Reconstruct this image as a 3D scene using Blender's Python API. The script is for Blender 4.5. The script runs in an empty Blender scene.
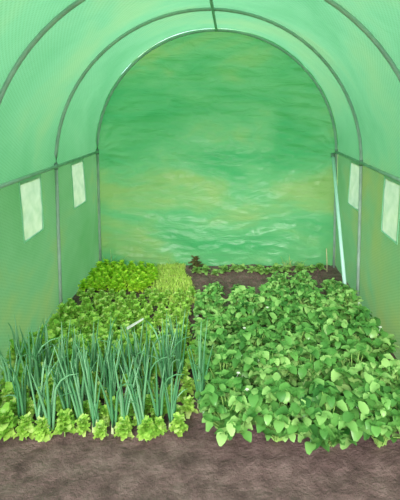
import bpy, bmesh, math, random
from mathutils import Vector, Matrix, noise
random.seed(7)
PI = math.pi
C = bpy.context.scene.collection
sc = bpy.context.scene

# ------------------------------------------------------------------ camera
CAMX, EYE, F = 0.135, 1.70, 440.0
cd = bpy.data.cameras.new('camera'); cam = bpy.data.objects.new('camera', cd); C.objects.link(cam)
cd.sensor_fit = 'AUTO'; cd.sensor_width = 36; cd.lens = F/500*36
PITCH = math.radians(5)
cam.location = (CAMX, 0, EYE); cam.rotation_euler = (PI/2-PITCH, 0, 0)
cd.shift_x = -30/500; cd.shift_y = -(250-(105+F*math.tan(PITCH)))/500
cd.clip_start = .02
sc.camera = cam
# ------------------------------------------------------------------ world, sun, exposure
w = bpy.data.worlds.new('sky'); sc.world = w; w.use_nodes = True
nt = w.node_tree; bg = nt.nodes['Background']
tc = nt.nodes.new('ShaderNodeTexCoord'); nz = nt.nodes.new('ShaderNodeTexNoise'); nz.inputs['Scale'].default_value = 2.2
cr = nt.nodes.new('ShaderNodeValToRGB')
cr.color_ramp.elements[0].position = .35; cr.color_ramp.elements[0].color = (.62,.76,.95,1)
cr.color_ramp.elements[1].position = .6; cr.color_ramp.elements[1].color = (1,.99,.97,1)
nt.links.new(tc.outputs['Generated'], nz.inputs['Vector']); nt.links.new(nz.outputs['Fac'], cr.inputs['Fac'])
nt.links.new(cr.outputs['Color'], bg.inputs['Color']); bg.inputs['Strength'].default_value = 1.7
sd = bpy.data.lights.new('sun', 'SUN'); sun = bpy.data.objects.new('sun', sd); C.objects.link(sun)
sd.energy = 3.4; sd.angle = math.radians(30); sd.color = (1,.93,.88)
sun.rotation_euler = (math.radians(63), 0, math.radians(-5))      # veiled by cloud, from behind the camera
sc.view_settings.view_transform = 'Standard'; sc.view_settings.look = 'None'
sc.view_settings.gamma = 1; sc.view_settings.use_curve_mapping = False
sc.view_settings.exposure = 0.45

# ------------------------------------------------------------------ helpers
def tag(o, label=None, cat=None, group=None, kind=None):
    if label: o['label'] = label
    if cat: o['category'] = cat
    if group: o['group'] = group
    if kind: o['kind'] = kind
    return o
def empty(name, loc, rz=0):
    o = bpy.data.objects.new(name, None); C.objects.link(o); o.empty_display_size = .05
    o.location = loc; o.rotation_euler = (0,0,rz); return o
class MB:
    def __init__(s): s.v = []; s.f = []
    def add(s, vs, fs):
        n = len(s.v); s.v += [tuple(v) for v in vs]; s.f += [tuple(i+n for i in f) for f in fs]
    def mesh(s, name, mat, smooth=True):
        me = bpy.data.meshes.new(name); me.from_pydata(s.v, [], s.f); me.update()
        if mat: me.materials.append(mat)
        if smooth: me.polygons.foreach_set('use_smooth', [True]*len(me.polygons))
        return me
    def build(s, name, mat, parent=None, smooth=True):
        o = bpy.data.objects.new(name, s.mesh(name, mat, smooth)); C.objects.link(o); o.parent = parent; return o
def tube(mb, pts, rad, n=8, cap=True):
    pts = [Vector(p) for p in pts]; rs = rad if isinstance(rad, (list,tuple)) else [rad]*len(pts)
    vs = []; fs = []; up = Vector((0.01,0,1)) if abs((pts[-1]-pts[0]).normalized().z) < .9 else Vector((0,1,0.01))
    for i, p in enumerate(pts):
        t = (pts[min(i+1,len(pts)-1)]-pts[max(i-1,0)]).normalized()
        a = t.cross(up).normalized(); b = t.cross(a).normalized()
        for k in range(n):
            an = 2*PI*k/n; vs.append(p+a*math.cos(an)*rs[i]+b*math.sin(an)*rs[i])
    for i in range(len(pts)-1):
        for k in range(n):
            k2 = (k+1)%n; fs.append((i*n+k, i*n+k2, (i+1)*n+k2, (i+1)*n+k))
    if cap:
        fs.append(tuple(range(n-1,-1,-1))); fs.append(tuple((len(pts)-1)*n+k for k in range(n)))
    mb.add(vs, fs)
def nz3(x, y, z): return noise.noise(Vector((x,y,z)))

# ------------------------------------------------------------------ materials
def mat(name):
    m = bpy.data.materials.new(name); m.use_nodes = True; nt = m.node_tree
    return m, nt, nt.nodes['Principled BSDF'], nt.nodes['Material Output']
def ramp(nt, src, stops):
    r = nt.nodes.new('ShaderNodeValToRGB'); e = r.color_ramp.elements
    e[0].position, e[0].color = stops[0][0], (*stops[0][1],1); e[1].position, e[1].color = stops[-1][0], (*stops[-1][1],1)
    for p, c in stops[1:-1]:
        x = e.new(p); x.color = (*c,1)
    nt.links.new(src, r.inputs['Fac']); return r.outputs['Color']
def texnoise(nt, scale, detail=3, rough=.5, mapscale=None, dist=0):
    t = nt.nodes.new('ShaderNodeTexNoise'); t.inputs['Scale'].default_value = scale
    t.inputs['Detail'].default_value = detail; t.inputs['Roughness'].default_value = rough; t.inputs['Distortion'].default_value = dist
    c = nt.nodes.new('ShaderNodeTexCoord'); mp = nt.nodes.new('ShaderNodeMapping')
    if mapscale: mp.inputs['Scale'].default_value = mapscale
    nt.links.new(c.outputs['Object'], mp.inputs['Vector']); nt.links.new(mp.outputs['Vector'], t.inputs['Vector'])
    return t
def sheet_mat(name, stops, wrinkle=None, bump=.3, weave=True, trans=.62, gloss=.35, cscale=1.1, cmap=None, rough=.38, band=False):
    m, nt, p, out = mat(name)
    n = texnoise(nt, cscale, 4, .55, cmap, .4)
    src = n.outputs['Fac']
    if band:                                           # yellowish light through the film, painted into its colour, strongest at middle height
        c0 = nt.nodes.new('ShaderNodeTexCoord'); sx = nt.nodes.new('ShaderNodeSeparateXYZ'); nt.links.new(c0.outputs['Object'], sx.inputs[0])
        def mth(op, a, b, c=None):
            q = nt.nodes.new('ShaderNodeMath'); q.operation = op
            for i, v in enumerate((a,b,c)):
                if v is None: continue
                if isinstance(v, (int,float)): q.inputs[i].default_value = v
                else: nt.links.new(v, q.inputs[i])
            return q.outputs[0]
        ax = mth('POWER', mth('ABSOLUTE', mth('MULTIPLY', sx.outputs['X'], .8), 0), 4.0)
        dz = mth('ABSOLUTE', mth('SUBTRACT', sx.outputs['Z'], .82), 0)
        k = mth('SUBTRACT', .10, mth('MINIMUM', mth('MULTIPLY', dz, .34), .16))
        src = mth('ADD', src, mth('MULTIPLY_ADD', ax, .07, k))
    col = ramp(nt, src, stops)
    # reinforcing weave of the film: fine crossed threads
    if weave:
        c = nt.nodes.new('ShaderNodeTexCoord')
        mp = nt.nodes.new('ShaderNodeMapping'); mp.inputs['Rotation'].default_value = (math.radians(28),0,math.radians(0))
        nt.links.new(c.outputs['Object'], mp.inputs['Vector'])
        wv = nt.nodes.new('ShaderNodeTexWave'); wv.bands_direction = 'Z'; wv.inputs['Scale'].default_value = 17; wv.inputs['Distortion'].default_value = .3
        wv2 = nt.nodes.new('ShaderNodeTexWave'); wv2.bands_direction = 'Y'; wv2.inputs['Scale'].default_value = 17; wv2.inputs['Distortion'].default_value = .3
        nt.links.new(mp.outputs['Vector'], wv.inputs['Vector']); nt.links.new(mp.outputs['Vector'], wv2.inputs['Vector'])
        ad = nt.nodes.new('ShaderNodeMath'); ad.operation = 'MULTIPLY'
        nt.links.new(wv.outputs['Fac'], ad.inputs[0]); nt.links.new(wv2.outputs['Fac'], ad.inputs[1])
        mx = nt.nodes.new('ShaderNodeMix'); mx.data_type = 'RGBA'; mx.blend_type = 'MULTIPLY'
        mx.inputs[7].default_value = (.76,.85,.76,1)
        nt.links.new(ad.outputs[0], mx.inputs[0]); nt.links.new(col, mx.inputs[6]); col = mx.outputs[2]
    nt.links.new(col, p.inputs['Base Color']); p.inputs['Roughness'].default_value = rough
    p.inputs['Specular IOR Level'].default_value = gloss
    wn = texnoise(nt, 5, 5, .6, wrinkle or (1,1,1), .6)
    b = nt.nodes.new('ShaderNodeBump'); b.inputs['Strength'].default_value = bump; b.inputs['Distance'].default_value = .03
    nt.links.new(wn.outputs['Fac'], b.inputs['Height']); nt.links.new(b.outputs['Normal'], p.inputs['Normal'])
    tr = nt.nodes.new('ShaderNodeBsdfTranslucent'); nt.links.new(col, tr.inputs['Color']); nt.links.new(b.outputs['Normal'], tr.inputs['Normal'])
    ms = nt.nodes.new('ShaderNodeMixShader'); ms.inputs[0].default_value = trans
    nt.links.new(p.outputs[0], ms.inputs[1]); nt.links.new(tr.outputs[0], ms.inputs[2]); nt.links.new(ms.outputs[0], out.inputs['Surface'])
    return m
side_m = sheet_mat('green_film_side', [(.35,(.13,.37,.15)),(.52,(.18,.42,.20)),(.68,(.29,.42,.15))], bump=.25, trans=.5)
roof_m = sheet_mat('green_film_roof', [(.35,(.15,.46,.23)),(.52,(.20,.52,.28)),(.66,(.26,.53,.27))], bump=.3, trans=.5)
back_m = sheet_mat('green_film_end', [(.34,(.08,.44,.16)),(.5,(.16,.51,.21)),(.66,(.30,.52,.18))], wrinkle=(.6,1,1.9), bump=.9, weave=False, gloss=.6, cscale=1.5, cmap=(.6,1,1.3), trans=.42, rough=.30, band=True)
def leaf_mat(name, a, b, c, trans=.35, rough=.42):
    m, nt, p, out = mat(name)
    g = nt.nodes.new('ShaderNodeNewGeometry'); oi = nt.nodes.new('ShaderNodeObjectInfo')
    mm = nt.nodes.new('ShaderNodeMath'); mm.operation = 'MULTIPLY_ADD'; mm.inputs[1].default_value = .7
    m2 = nt.nodes.new('ShaderNodeMath'); m2.operation = 'MULTIPLY'; m2.inputs[1].default_value = .3
    nt.links.new(oi.outputs['Random'], m2.inputs[0]); nt.links.new(g.outputs['Random Per Island'], mm.inputs[0]); nt.links.new(m2.outputs[0], mm.inputs[2])
    col = ramp(nt, mm.outputs[0], [(0,a),(.5,b),(1,c)])
    nt.links.new(col, p.inputs['Base Color']); p.inputs['Roughness'].default_value = rough
    tr = nt.nodes.new('ShaderNodeBsdfTranslucent'); nt.links.new(col, tr.inputs['Color'])
    ms = nt.nodes.new('ShaderNodeMixShader'); ms.inputs[0].default_value = trans
    nt.links.new(p.outputs[0], ms.inputs[1]); nt.links.new(tr.outputs[0], ms.inputs[2]); nt.links.new(ms.outputs[0], out.inputs['Surface'])
    return m
bush_m = leaf_mat('broad_leaf', (.035,.16,.03), (.16,.42,.09), (.50,.76,.26), trans=.25, rough=.33)
salad_m = leaf_mat('salad_leaf', (.42,.76,.04), (.66,.95,.08), (.84,.99,.16), trans=.42)
mid_m = leaf_mat('young_leaf', (.28,.60,.08), (.54,.82,.16), (.84,.98,.42), trans=.42)
onion_m = leaf_mat('onion_leaf', (.04,.19,.07), (.10,.31,.13), (.24,.50,.27), trans=.1, rough=.38)
grass_m = leaf_mat('thin_grass', (.42,.62,.09), (.60,.80,.16), (.78,.88,.30), rough=.6)
straw_m = leaf_mat('weed_leaf', (.30,.45,.10), (.45,.58,.18), (.62,.62,.32), rough=.6)
red_m = leaf_mat('reddish_leaf', (.10,.07,.03), (.17,.12,.05), (.20,.26,.07), trans=.2)
pale_m = leaf_mat('pale_seedling_leaf', (.20,.42,.10), (.36,.58,.16), (.62,.72,.36))
def plain(name, col, rough=.5, metal=0, n=None):
    m, nt, p, out = mat(name)
    if n:
        t = texnoise(nt, n[0], 4, .6); c = ramp(nt, t.outputs['Fac'], [(.35,n[1]),(.65,col)]); nt.links.new(c, p.inputs['Base Color'])
    else: p.inputs['Base Color'].default_value = (*col,1)
    p.inputs['Roughness'].default_value = rough; p.inputs['Metallic'].default_value = metal
    return m
steel_m = plain('galvanised_tube', (.44,.54,.50), .5, .1, (9,(.32,.42,.38)))
brace_m = plain('pale_tube', (.62,.88,.82), .4, .0, (7,(.50,.80,.74)))
clip_m = plain('dull_clip', (.20,.30,.25), .5)
stem_m = plain('green_stem', (.25,.45,.10), .6)
ostem_m = plain('onion_base', (.50,.62,.30), .5)
white_m = plain('white_petal', (.85,.86,.78), .6)
stake_m = plain('pale_wood', (.62,.60,.36), .7, 0, (20,(.45,.44,.24)))
tag_m = plain('weathered_plastic', (.72,.74,.72), .4, 0, (18,(.5,.55,.5)))
hem_m = plain('window_hem', (.30,.66,.42), .6)
m_, nt, p, out = mat('soil'); soil_m = m_
t = texnoise(nt, 9, 8, .7); c = ramp(nt, t.outputs['Fac'], [(.3,(.070,.040,.036)),(.5,(.16,.100,.092)),(.7,(.25,.17,.155))])
nt.links.new(c, p.inputs['Base Color']); p.inputs['Roughness'].default_value = .95
b = nt.nodes.new('ShaderNodeBump'); b.inputs['Strength'].default_value = .8; b.inputs['Distance'].default_value = .03
t2 = texnoise(nt, 30, 6, .7); nt.links.new(t2.outputs['Fac'], b.inputs['Height']); nt.links.new(b.outputs['Normal'], p.inputs['Normal'])
m_, nt, p, out = mat('meadow'); meadow_m = m_
t = texnoise(nt, 3, 6, .7); c = ramp(nt, t.outputs['Fac'], [(.3,(.10,.20,.04)),(.7,(.30,.36,.10))])
nt.links.new(c, p.inputs['Base Color']); p.inputs['Roughness'].default_value = .95
# white insect netting of the windows
m_, nt, p, out = mat('white_netting'); net_m = m_
tcn = nt.nodes.new('ShaderNodeTexCoord')
ck = nt.nodes.new('ShaderNodeTexNoise'); ck.inputs['Scale'].default_value = 14
nt.links.new(tcn.outputs['Object'], ck.inputs['Vector'])
col = ramp(nt, ck.outputs['Fac'], [(.3,(.46,.66,.58)),(.7,(.66,.80,.75))])
nt.links.new(col, p.inputs['Base Color']); p.inputs['Roughness'].default_value = .7
tr = nt.nodes.new('ShaderNodeBsdfTranslucent'); nt.links.new(col, tr.inputs['Color'])
tp = nt.nodes.new('ShaderNodeBsdfTransparent')
ms = nt.nodes.new('ShaderNodeMixShader'); ms.inputs[0].default_value = .55
nt.links.new(p.outputs[0], ms.inputs[1]); nt.links.new(tr.outputs[0], ms.inputs[2])
ms2 = nt.nodes.new('ShaderNodeMixShader'); ms2.inputs[0].default_value = .30
nt.links.new(ms.outputs[0], ms2.inputs[1]); nt.links.new(tp.outputs[0], ms2.inputs[2]); nt.links.new(ms2.outputs[0], out.inputs['Surface'])

# ------------------------------------------------------------------ setting
HW, RAIL, BACK, FRONT = 1.25, 1.22, 4.55, 1.15
HOOPS = [BACK-.05, 3.53, 2.40, 1.20]
YAW = {3.53: .11}                                      # the middle hoop stands slightly askew
def soil_h(x, y):
    return .018*nz3(x*2.2, y*2.2, 3) + .012*nz3(x*9, y*9, 1) + .006*nz3(x*25, y*25, 5)
YG = -2.0; mb = MB(); nx, ny = 130, 250
for j in range(ny+1):
    y = YG + (BACK+.02-YG)*j/ny
    for i in range(nx+1):
        x = -HW-.02 + (2*HW+.04)*i/nx; mb.v.append((x, y, soil_h(x, y)))
for j in range(ny):
    for i in range(nx):
        a = j*(nx+1)+i; mb.f.append((a, a+1, a+nx+2, a+nx+1))
tag(mb.build('floor', soil_m), kind='structure')
mb = MB(); S = 40
g = [(-S,-S),(S,-S),(S,S),(-S,S)]; iw = HW+.02; h = [(-iw,YG),(iw,YG),(iw,BACK+.02),(-iw,BACK+.02)]
mb.add([(x,y,-.03) for x,y in g+h], [(0,1,5,4),(1,2,6,5),(2,3,7,6),(3,0,4,7)])
tag(mb.build('ground', meadow_m), kind='structure')

mb = MB()                                              # unseen grassy mound added outside to darken the foot of the end sheet
for j in range(13):
    for i in range(61):
        x = -3+i*.1; t_ = j/12; y = BACK+.28+t_*2.2; mb.v.append((x, y, -.05+(.62+.12*nz3(x*1.3,0,2))*math.sin(PI*min(1,t_*1.15))**.6 if t_*1.15 < 1 else -.05))
mb.f = [(j*61+i, j*61+i+1, (j+1)*61+i+1, (j+1)*61+i) for j in range(12) for i in range(60)]
tag(mb.build('shading_bank', meadow_m), kind='structure')
WZ0, WZ1 = .79, 1.19
WINS = [(-1, 2.87, 3.18), (-1, 3.82, 4.13), (1, 2.84, 3.14), (1, 3.72, 4.04)]
def sag(y):                                            # the film is pulled tight over the hoops and sags between them
    hs = sorted(HOOPS+[FRONT-.3]); 
    for a, b in zip(hs, hs[1:]):
        if a <= y <= b: return math.sin(PI*(y-a)/(b-a))
    return 0
def wall_x(s, y, z):
    inn = .018*sag(y)*math.sin(PI*min(1,max(0,z/RAIL))) + .006*nz3(y*2.5+s*9, z*3, 2) + .003*nz3(y*7, z*9, s*4)
    return s*(HW+.008-inn)
def side_wall(s, name):
    mb = MB(); ys = [FRONT+(BACK-FRONT)*j/165 for j in range(166)]; zs = [-.03+(RAIL+.03)*k/50 for k in range(51)]
    for y in ys:
        for z in zs: mb.v.append((wall_x(s,y,z), y, z))
    n = len(zs)
    for j in range(165):
        for k in range(50):
            y0,y1,z0,z1 = ys[j],ys[j+1],zs[k],zs[k+1]
            if any(ws == s and y0 > a+.004 and y1 < b-.004 and z0 > WZ0+.004 and z1 < WZ1-.004 for ws,a,b in WINS): continue
            q = (j*n+k, (j+1)*n+k, (j+1)*n+k+1, j*n+k+1); mb.f.append(q if s < 0 else q[::-1])
    return tag(mb.build(name, side_m), kind='structure')
side_wall(-1, 'wall_left'); side_wall(1, 'wall_right')
# arched roof film
mb = MB(); ny, na = 165, 80
for j in range(ny+1):
    y = FRONT+(BACK-FRONT)*j/ny
    for k in range(na+1):
        a = PI*k/na
        r = HW+.008 - .03*sag(y)*math.sin(a) - .010*nz3(y*1.8, math.cos(a)*2.2, math.sin(a)*2.2)*math.sin(a) - (.003*sag(y)*nz3(y*7,a*6,3))
        e = wall_x(1 if k < na/2 else -1, y, RAIL); bl = max(0, 1-min(k,na-k)/4)
        r = r*(1-bl)+abs(e)*bl
        mb.v.append((r*math.cos(a), y, RAIL + r*math.sin(a)))
for j in range(ny):
    for k in range(na):
        a = j*(na+1)+k; mb.f.append((a, a+1, a+na+2, a+na+1))
tag(mb.build('ceiling', roof_m), kind='structure')
# wrinkled end sheet
def crease(x, z):
    q = z + .10*nz3(x*1.5, z*1.3, 4)
    h = .026*nz3(x*1.1, q*3.4, 7) + .015*(1-2*abs(nz3(x*1.9+z, q*6.5, 3)))+ .010*(1-2*abs(nz3(x*3.6, q*14+x*1.5, 9)))+.006*nz3(x*10,z*17,2)
    for sx in (-1, 1):                                 # pull creases fanning out of the rail joints
        dx, dz = x-sx*HW, z-RAIL+.02; r = math.hypot(dx, dz); an = math.atan2(dz, abs(dx))
        if r < 1.1: h += .007*math.sin(an*17+sx)*math.exp(-r*2.3)*min(1, r*8)
    e = min(1, (HW-abs(x))*6) if z < RAIL else 1
    return h*max(.12, e)
mb = MB(); nx, nzv = 170, 170; TOP = RAIL+HW+.008
for k in range(nzv+1):
    z = -.03+(TOP+.03)*k/nzv
    hw = HW+.008 if z < RAIL else math.sqrt(max(0, (HW+.008)**2-(z-RAIL)**2))
    for i in range(nx+1):
        x = -hw+2*hw*i/nx; mb.v.append((x, BACK+.012-crease(x, z)*min(1,(TOP-z)*4+.1), z))
for k in range(nzv):
    for i in range(nx):
        a = k*(nx+1)+i; mb.f.append((a, a+1, a+nx+2, a+nx+1))
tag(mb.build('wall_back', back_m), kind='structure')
# netting windows
for wi, (s, a, b) in enumerate(WINS):
    root = empty('window_%d' % (wi+1), (s*HW, (a+b)/2, (WZ0+WZ1)/2)); tag(root, kind='structure')
    def P(y, z, off): return Vector((wall_x(s,y,z)-s*off, y, z)) - root.location
    mb = MB(); N = 14
    for j in range(N+1):
        for k in range(N+1):
            y = a+(b-a)*j/N; z = WZ0+(WZ1-WZ0)*k/N
            mb.v.append(P(y, z, .003+.003*nz3(y*12,z*12,wi)))
    mb.f = [(j*(N+1)+k, (j+1)*(N+1)+k, (j+1)*(N+1)+k+1, j*(N+1)+k+1) for j in range(N) for k in range(N)]
    pane = mb.build('window_netting', net_m, root); pane['label'] = 'white insect netting'
    mb = MB(); t_ = .008
    for (y0,y1,z0,z1) in ((a-t_,b+t_,WZ0-t_,WZ0),(a-t_,b+t_,WZ1,WZ1+t_),(a-t_,a,WZ0,WZ1),(b,b+t_,WZ0,WZ1)):
        n2 = 8; vs = []; 
        for q in range(n2+1):
            f = q/n2
            if y1-y0 > z1-z0: pr = ((y0+(y1-y0)*f, z0), (y0+(y1-y0)*f, z1))
            else: pr = ((y0, z0+(z1-z0)*f), (y1, z0+(z1-z0)*f))
            for (yy,zz) in pr: vs += [P(yy,zz,.002), P(yy,zz,.007)]
        fs = []
        for q in range(n2):
            o4 = q*4; fs += [(o4,o4+4,o4+6,o4+2),(o4+1,o4+3,o4+7,o4+5),(o4,o4+1,o4+5,o4+4),(o4+2,o4+6,o4+7,o4+3)]
        fs += [(0,2,3,1),(n2*4,n2*4+1,n2*4+3,n2*4+2)]
        mb.add(vs, fs)
    mb.build('window_hem', hem_m, root, smooth=False)

# ------------------------------------------------------------------ tube frame
fr = empty('tunnel_frame', (0, BACK-.05, 0))
tag(fr, 'grey green metal tube frame of hoops and side rails holding up the film', 'frame')
def rel(p): return (p[0], p[1]-(BACK-.05), p[2])
R = HW-.022
for hy in HOOPS:
    pts = [(-R,hy,-.04),(-R,hy,.4),(-R,hy,.8)]+[(-R*math.cos(PI*k/40),hy,RAIL+R*math.sin(PI*k/40)) for k in range(41)]+[(R,hy,.8),(R,hy,.4),(R,hy,-.04)]
    k_ = YAW.get(hy, 0); pts = [(p[0], hy+k_*p[0]/R, p[2]) for p in pts]
    mb = MB(); tube(mb, [rel(p) for p in pts], .0135, 10); hoop = mb.build('hoop', steel_m, fr)
    for s in (-1, 1):
        mb = MB(); tube(mb, [rel((s*R,hy+s*k_,RAIL-.025)), rel((s*R,hy+s*k_,RAIL+.025))], .0165, 12)
        mb.build('coupling', clip_m, hoop)
for s in (-1, 1):
    mb = MB(); tube(mb, [rel((s*(R-.005),FRONT,RAIL)), rel((s*(R-.005),BACK-.05,RAIL))], .0125, 10); mb.build('side_rail', steel_m, fr)
mb = MB(); tube(mb, [rel((0,FRONT,RAIL+R-.005)), rel((0,BACK-.05,RAIL+R-.005))], .0125, 10); mb.build('ridge_rail', steel_m, fr)
br = empty('brace_pole', (R-.10, 3.60, .02)); tag(br, 'pale blue green slanting pole leaning from the rail in the back right corner', 'pole')
mb = MB(); p0 = Vector((0,0,-.04)); p1 = Vector((.065, .90, 1.17)); tube(mb, [p0, p0.lerp(p1,.5), p1], .017, 10); mb.build('tube', brace_m, br)
mb = MB(); d = (p1-p0).normalized(); tube(mb, [p1-d*.03, p1+d*.012], .020, 10); mb.build('end_cap', clip_m, br)

# ------------------------------------------------------------------ leaf builders
def leaf(mb, o, az, el, L, W, curl=.6, cup=.25, nl=5, tip=1.0, wav=0, end=.03):
    """curved blade: starts at o, rises at elevation el, bends down by curl (rad) over its length"""
    o = Vector(o); vs = []; fs = []; p = o.copy(); side = Vector((-math.sin(az), math.cos(az), 0)); seed = random.random()*50
    for i in range(nl+1):
        t = i/nl; e = el-curl*t
        d = Vector((math.cos(az)*math.cos(e), math.sin(az)*math.cos(e), math.sin(e)))
        nrm = side.cross(d)*-1
        if i: p = p + d*(L/nl)
        ww = max(W*.5*(math.sin(PI*min(1,(t*.93+.07))**.85)**.75)*tip if t < 1 else 0, W*end*t)
        dz = cup*ww
        for k in (-1, 0, 1):
            q = p + side*ww*k + nrm*(dz*abs(k) if k else 0)
            if wav: q = q + nrm*wav*math.sin(seed+i*2.3+k*1.9)
            vs.append(q)
    for i in range(nl):
        for k in range(2):
            a = i*3+k; fs.append((a, a+1, a+4, a+3))
    mb.add(vs, fs)
def make_bush(seed, H, Rr, nst):
    random.seed(seed); fo = MB(); st = MB()
    for s in range(nst):
        az = 2*PI*s/nst+random.uniform(-.4,.4); rr = Rr*math.sqrt(random.random())*.85; hh = H*random.uniform(.45,1.08)*(1-.45*(rr/Rr)**2)
        b = Vector((random.uniform(-.02,.02), random.uniform(-.02,.02), 0)); tp = Vector((math.cos(az)*rr, math.sin(az)*rr, hh))
        mid = b.lerp(tp,.5)+Vector((0,0,hh*.14)); tube(st, [b, mid, tp], [.0035,.003,.002], 5, False)
        for q in range(3):                            # leaflets in threes at the tip, a pair lower down
            a2 = az+(q-1)*1.75+random.uniform(-.3,.3); L = random.uniform(.034,.066)
            leaf(fo, tp, a2, random.uniform(-.3,.9), L, L*random.uniform(.72,.95), random.uniform(.3,1.2), random.uniform(.15,.5), 4, 1, .004, .12)
        for q in range(2):
            a2 = az+(q*2-1)*random.uniform(1.1,1.9); L = random.uniform(.036,.06)
            leaf(fo, mid, a2, random.uniform(.1,.6), L, L*.75, random.uniform(.4,.9), .3, 4, 1, .003)
    return fo.mesh('foliage', bush_m), st.mesh('stem', stem_m)
def make_salad(seed, m, n, L0, up, stemh):
    random.seed(seed); fo = MB(); st = MB()
    for i in range(n):
        t = i/n; az = i*2.4+random.uniform(-.3,.3); el = up*(.35+.75*t)+random.uniform(-.1,.15); L = L0*random.uniform(.75,1.15)*(1-.35*t)
        leaf(fo, (0,0,stemh*(.3+.7*t)), az, el, L, L*random.uniform(.66,.86), random.uniform(.4,1.3), random.uniform(.1,.5), 5, 1, .004, .26)
    tube(st, [(0,0,-.02),(0,0,stemh)], .0035, 5)
    return fo.mesh('foliage', m), st.mesh('stem', stem_m)
def make_onion(seed, H, n):
    random.seed(seed); fo = MB(); st = MB()
    for i in range(n):
        az = random.uniform(0, 2*PI); lean = random.uniform(.03,.20); h = H*random.uniform(.6,1.05); bend = random.choice([0,0,0,1])*random.uniform(.4,1.6)
        p = Vector((random.uniform(-.018,.018), random.uniform(-.018,.018), .05)); pts = [p.copy()]; el = PI/2-lean
        for k in range(1,8):
            t = k/7; e = el-lean*.7*t-bend*max(0,t-.55)*2
            p = p+Vector((math.cos(az)*math.cos(e), math.sin(az)*math.cos(e), math.sin(e)))*(h/7); pts.append(p.copy())
        r = random.uniform(.0048,.0075)
        tube(fo, pts, [r*.8,r*1.1,r*1.1,r,r*.9,r*.7,r*.45,r*.12], 6)
    for q in range(max(1,n//4)):
        a = 2*PI*q/max(1,n//4); x, y = (.012*math.cos(a), .012*math.sin(a)) if n > 4 else (0,0)
        tube(st, [(x,y,-.03),(x,y,0),(x,y,.03),(x,y,.08)], [.006,.011,.008,.006], 8)
    return fo.mesh('leaves', onion_m), st.mesh('stem', ostem_m)
def plant(name, meshes, x, y, rz, s, label, group, cat='plant', extra=None):
    r = empty(name, (x, y, soil_h(x,y)-.004), rz); r.scale = (s,s,s); tag(r, label, cat, group)
    for me in meshes:
        o = bpy.data.objects.new(me.name, me); C.objects.link(o); o.parent = r
    for me in (extra or []):
        o = bpy.data.objects.new('flower', me); C.objects.link(o); o.parent = r
    return r
ORD = ['first','second','third','fourth','fifth','sixth','seventh','eighth','ninth','tenth','eleventh','twelfth','thirteenth','fourteenth','fifteenth','sixteenth','seventeenth','eighteenth','nineteenth','twentieth']
def ordn(i): return ORD[i]                              # rows are counted from the front of a bed unless said otherwise

# ------------------------------------------------------------------ broad-leaved bushes, right bed
bushes = [make_bush(100+i, .27, .175, 66) for i in range(6)]
def flower_mesh(seed):
    random.seed(seed); mb = MB(); a = random.uniform(0,6.28); r = random.uniform(.05,.13); o = Vector((math.cos(a)*r, math.sin(a)*r, random.uniform(.21,.25)))
    for k in range(5): leaf(mb, o, k*1.257, .5, .013, .012, .5, .2, 2)
    tube(mb, [(o.x*.8,o.y*.8,o.z-.06), o], .0012, 4)
    return mb.mesh('flower', white_m)
flowers = [flower_mesh(i) for i in range(4)]
random.seed(11)
rows = [(3.80, [(-.02,.48),(.22,.40),(.56,.72),(.80,.76),(1.03,.5)], 'farthest row'),
        (3.52, [(-.03,.70),(.26,.68),(.52,.82),(.77,.84),(1.04,.8)], 'second row'),
        (3.30, [(-.02,.80),(.24,.9),(.50,.95),(.77,.95),(1.04,.9)], 'third row'),
        (3.00, [(0,.85),(.26,.95),(.53,1),(.80,1.0),(1.05,1.0)], 'fourth row'),
        (2.70, [(.03,.95),(.30,1.02),(.56,1.05),(.82,1.08),(1.06,1.05)], 'fifth row'),
        (2.42, [(.09,.98),(.36,1.05),(.60,1.1),(.85,1.1),(1.08,.9)], 'second nearest row'),
        (2.12, [(.11,1.0),(.38,1.05),(.62,1.1),(.86,1.05),(1.08,.85)], 'nearest row'),
        ]
for ri, (d, xs, rn) in enumerate(rows):
    n = len(xs)
    for i, (x, s) in enumerate(xs):
        if i == 0: pos = 'at the left end'
        elif i == n-1: pos = 'at the right end' + ('' if ri > 0 and n == 5 else '')
        else: pos = ordn(i)+' from the left'
        kind = 'small low' if s < .75 else 'bushy'
        fl = random.sample(flowers, random.choice([0,0,1,2]))
        plant('leafy_bush', bushes[random.randrange(6)], x+random.uniform(-.03,.03), d+random.uniform(-.05,.05), random.uniform(0,6.28), s,
              '%s broad-leaved plant %s of the %s on the right' % (kind, pos, rn), 'broad-leaved plants in the right bed', extra=fl)

# ------------------------------------------------------------------ bright salad bed, far left
sal = [make_salad(200+i, salad_m, 28, .056, 1.15, .085) for i in range(5)]
random.seed(21)
y = 3.86; r_ = 0
while y < 4.44:
    x = -1.19 + (.045 if r_ % 2 else 0)
    ci = 0
    while x < -.55-.10*(y-3.7)+.05*nz3(y*4,0,0):
        lab = 'bright green salad plant %s from left in %s row of far left bed' % (ordn(ci), ordn(r_)); ci += 1
        plant('salad_plant', random.choice(sal), x+random.uniform(-.012,.012), y+random.uniform(-.012,.012), random.uniform(0,6.28), random.uniform(.85,1.12),
              lab, 'bright salad plants in the far left bed')
        x += .088
    y += .078; r_ += 1
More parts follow.
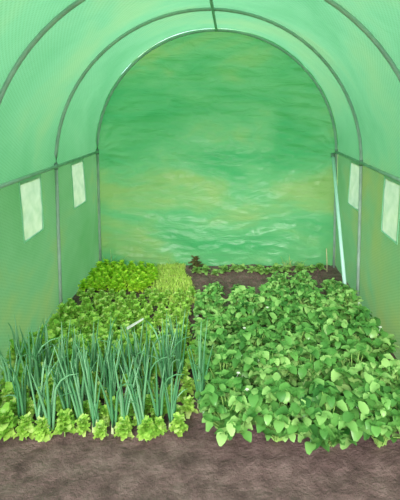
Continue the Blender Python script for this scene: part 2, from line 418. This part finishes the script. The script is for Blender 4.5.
# ------------------------------------------------------------------ looser young plants, middle left bed
mid = [make_salad(300+i, mid_m, 44, .052, 1.05, .10) for i in range(5)]
random.seed(31)
y = 3.74; r_ = 0
while y > 2.05:
    x = -1.19 + (.06 if r_ % 2 else 0)
    right = -.16 if y > 2.9 else -.10+.06*(3-y)
    ci = 0
    while x < right:
        s0 = .80 + (3.66-y)*(.40 + .70*max(0,(-x-.5)))
        if y < 2.62: s0 *= .66
        lab = 'young leafy plant %s from left in %s row before the bright far bed' % (ordn(ci), ordn(r_)); ci += 1
        plant('young_vegetable_plant', random.choice(mid), x+random.uniform(-.022,.022), y+random.uniform(-.025,.025), random.uniform(0,6.28), s0*random.uniform(.82,1.15),
              lab, 'young leafy plants in the middle left bed')
        x += .098
    y -= .090; r_ += 1

# ------------------------------------------------------------------ onions in the foreground
oni = [make_onion(400+i, .40, n) for i, n in enumerate([5,6,7,8,10])]
big = [make_onion(450+i, .47, 13) for i in range(2)]
random.seed(41)
for ri, (d, x0, n, nm) in enumerate([(2.54,-1.15,12,'back onion row'),(2.36,-1.10,12,'middle onion row'),(2.16,-.95,11,'front onion row')]):
    step = (-.17-x0)/(n-1)
    for i in range(n):
        x = x0+step*i+random.uniform(-.02,.02)
        if i == n-1 and ri == 1: continue
        pos = 'at the left end' if i == 0 else ('at the right end' if i == n-1 else ordn(i)+' from the left')
        plant('onion_plant', random.choice(oni), x, d+random.uniform(-.04,.04), random.uniform(0,6.28), random.uniform(.85,1.08),
              'upright blue green onion %s of the %s' % (pos, nm), 'onions in the foreground')
plant('onion_plant', big[0], -.03, 2.34, .6, 1.0, 'thick tall onion clump standing right beside the bushy right bed', 'onions in the foreground')
plant('onion_plant', big[1], -.22, 2.42, 2.1, .95, 'thick onion clump just left of the tallest clump', 'onions in the foreground')

# ------------------------------------------------------------------ thin yellowish grass between beds (uncountable)
random.seed(51); mb = MB()
for k in range(5200):
    y = random.uniform(3.62, 4.58); xl = -.56-.10*(y-3.7)+.04*nz3(y*4,1,0); xr = -.14-.27*(y-3.7)+.05*nz3(y*5,2,1); x = random.uniform(xl, xr)
    h = random.uniform(.012,.045); az = random.uniform(0,6.28); wd = random.uniform(.003,.007); z = soil_h(x,y)
    l = random.uniform(.2,.9)*h; sx, sy = -math.sin(az)*wd/2, math.cos(az)*wd/2; dx, dy = math.cos(az)*l, math.sin(az)*l
    mb.add([(x-sx,y-sy,z-.004),(x+sx,y+sy,z-.004),(x+dx*.5+sx,y+dy*.5+sy,z+h*.7),(x+dx*.5-sx,y+dy*.5-sy,z+h*.7),(x+dx,y+dy,z+h*.9)], [(0,1,2,3),(3,2,4)])
tag(mb.build('thin_grass', grass_m), 'strip of thin yellowish green grass between the salad bed and bare soil', 'grass', kind='stuff')
# soil clods (uncountable)
random.seed(52); mb = MB()
for k in range(900):
    x = random.uniform(-.35,1.2); y = random.uniform(3.7,4.5); r = random.uniform(.004,.014); z = soil_h(x,y)+r*.2
    bmq = [Vector(v) for v in ((1,0,0),(0,1,0),(-1,0,0),(0,-1,0),(0,0,1),(0,0,-1))]
    mb.add([Vector((x,y,z))+v*r*random.uniform(.6,1.2) for v in bmq], [(0,1,4),(1,2,4),(2,3,4),(3,0,4),(1,0,5),(2,1,5),(3,2,5),(0,3,5)])
tag(mb.build('soil_clods', soil_m, smooth=False), 'loose crumbs of brown earth on the bare soil patch', 'soil', kind='stuff')

# ------------------------------------------------------------------ seedlings along the end sheet
sd_ = [make_salad(500+i, pale_m, 14, .07, 1.0, .06) for i in range(3)]
rd = [make_salad(520, red_m, 12, .065, 1.2, .08)]
random.seed(61)
xs = [-.19,-.10,-.01,.08,.17,.26,.35,.44,.52,.62,.71,.83,.94,1.05]
for i, x in enumerate(xs):
    pos = 'at the left end' if i == 0 else 'at the right end' if i == len(xs)-1 else ordn(i)+' from the left'
    plant('seedling', random.choice(sd_), x+random.uniform(-.02,.02), 4.36+random.uniform(-.06,.06), random.uniform(0,6), random.uniform(.8,1.25),
          'pale green seedling %s of the row below the end sheet' % pos, 'seedlings along the end sheet')
plant('reddish_plant', rd[0], -.22, 4.43, .3, 1.4, 'dark reddish leafy plant by the end sheet at the corner of the bare soil', None)
# grassy weeds
def weed(seed, H, n, spread):
    random.seed(seed); mb = MB()
    for i in range(n):
        az = random.uniform(0,6.28); leaf(mb, (random.uniform(-spread,spread),random.uniform(-spread,spread)*.5,0), az, random.uniform(.9,1.5), H*random.uniform(.5,1.1), .006, random.uniform(.3,1.3), .1, 4)
    return mb
for x, y, s, n, sp, lab in ((.80,4.50,.14,46,.10,'wispy grassy weed tuft at the foot of the end sheet, right of centre'),
                         (-1.10,4.52,.24,26,.10,'tall wispy grass tuft in the back left corner'),
                         (-.42,4.53,.13,16,.07,'small grass tuft below the end sheet behind the thin grass'),
                         (1.12,3.68,.13,22,.04,'pale grass tuft at the foot of the slanting pole')):
    o = weed(int(x*100)+900, s, n, sp).build('weed_tuft', straw_m); o.location = (x, y, soil_h(x,y)-.004); tag(o, lab, 'weed')
# short stake near the back right hoop
st = MB(); tube(st, [(0,0,-.04),(-.004,-.002,.12),(-.012,-.004,.24)], [.006,.006,.005], 8)
o = st.build('stake', stake_m); o.location = (1.13, 4.38, soil_h(1.13,4.38)); tag(o, 'short pale stake stuck in soil in the back right corner', 'stake')
# pale plastic marker lying among leaves
bm = bmesh.new(); bmesh.ops.create_cube(bm, size=1); bmesh.ops.scale(bm, vec=(.13,.032,.008), verts=bm.verts)
for v in bm.verts:
    if v.co.x > 0: v.co.y *= .45
bmesh.ops.bevel(bm, geom=bm.edges[:], offset=.002, segments=2, affect='EDGES')
me = bpy.data.meshes.new('plant_marker'); bm.to_mesh(me); bm.free(); me.materials.append(tag_m)
o = bpy.data.objects.new('plant_marker', me); C.objects.link(o); o.location = (-.53, 2.97, .17); o.rotation_euler = (0, math.radians(-22), math.radians(25))
tag(o, 'pale grey flat marker stick lying slanted among the leaves behind the onions', 'marker')
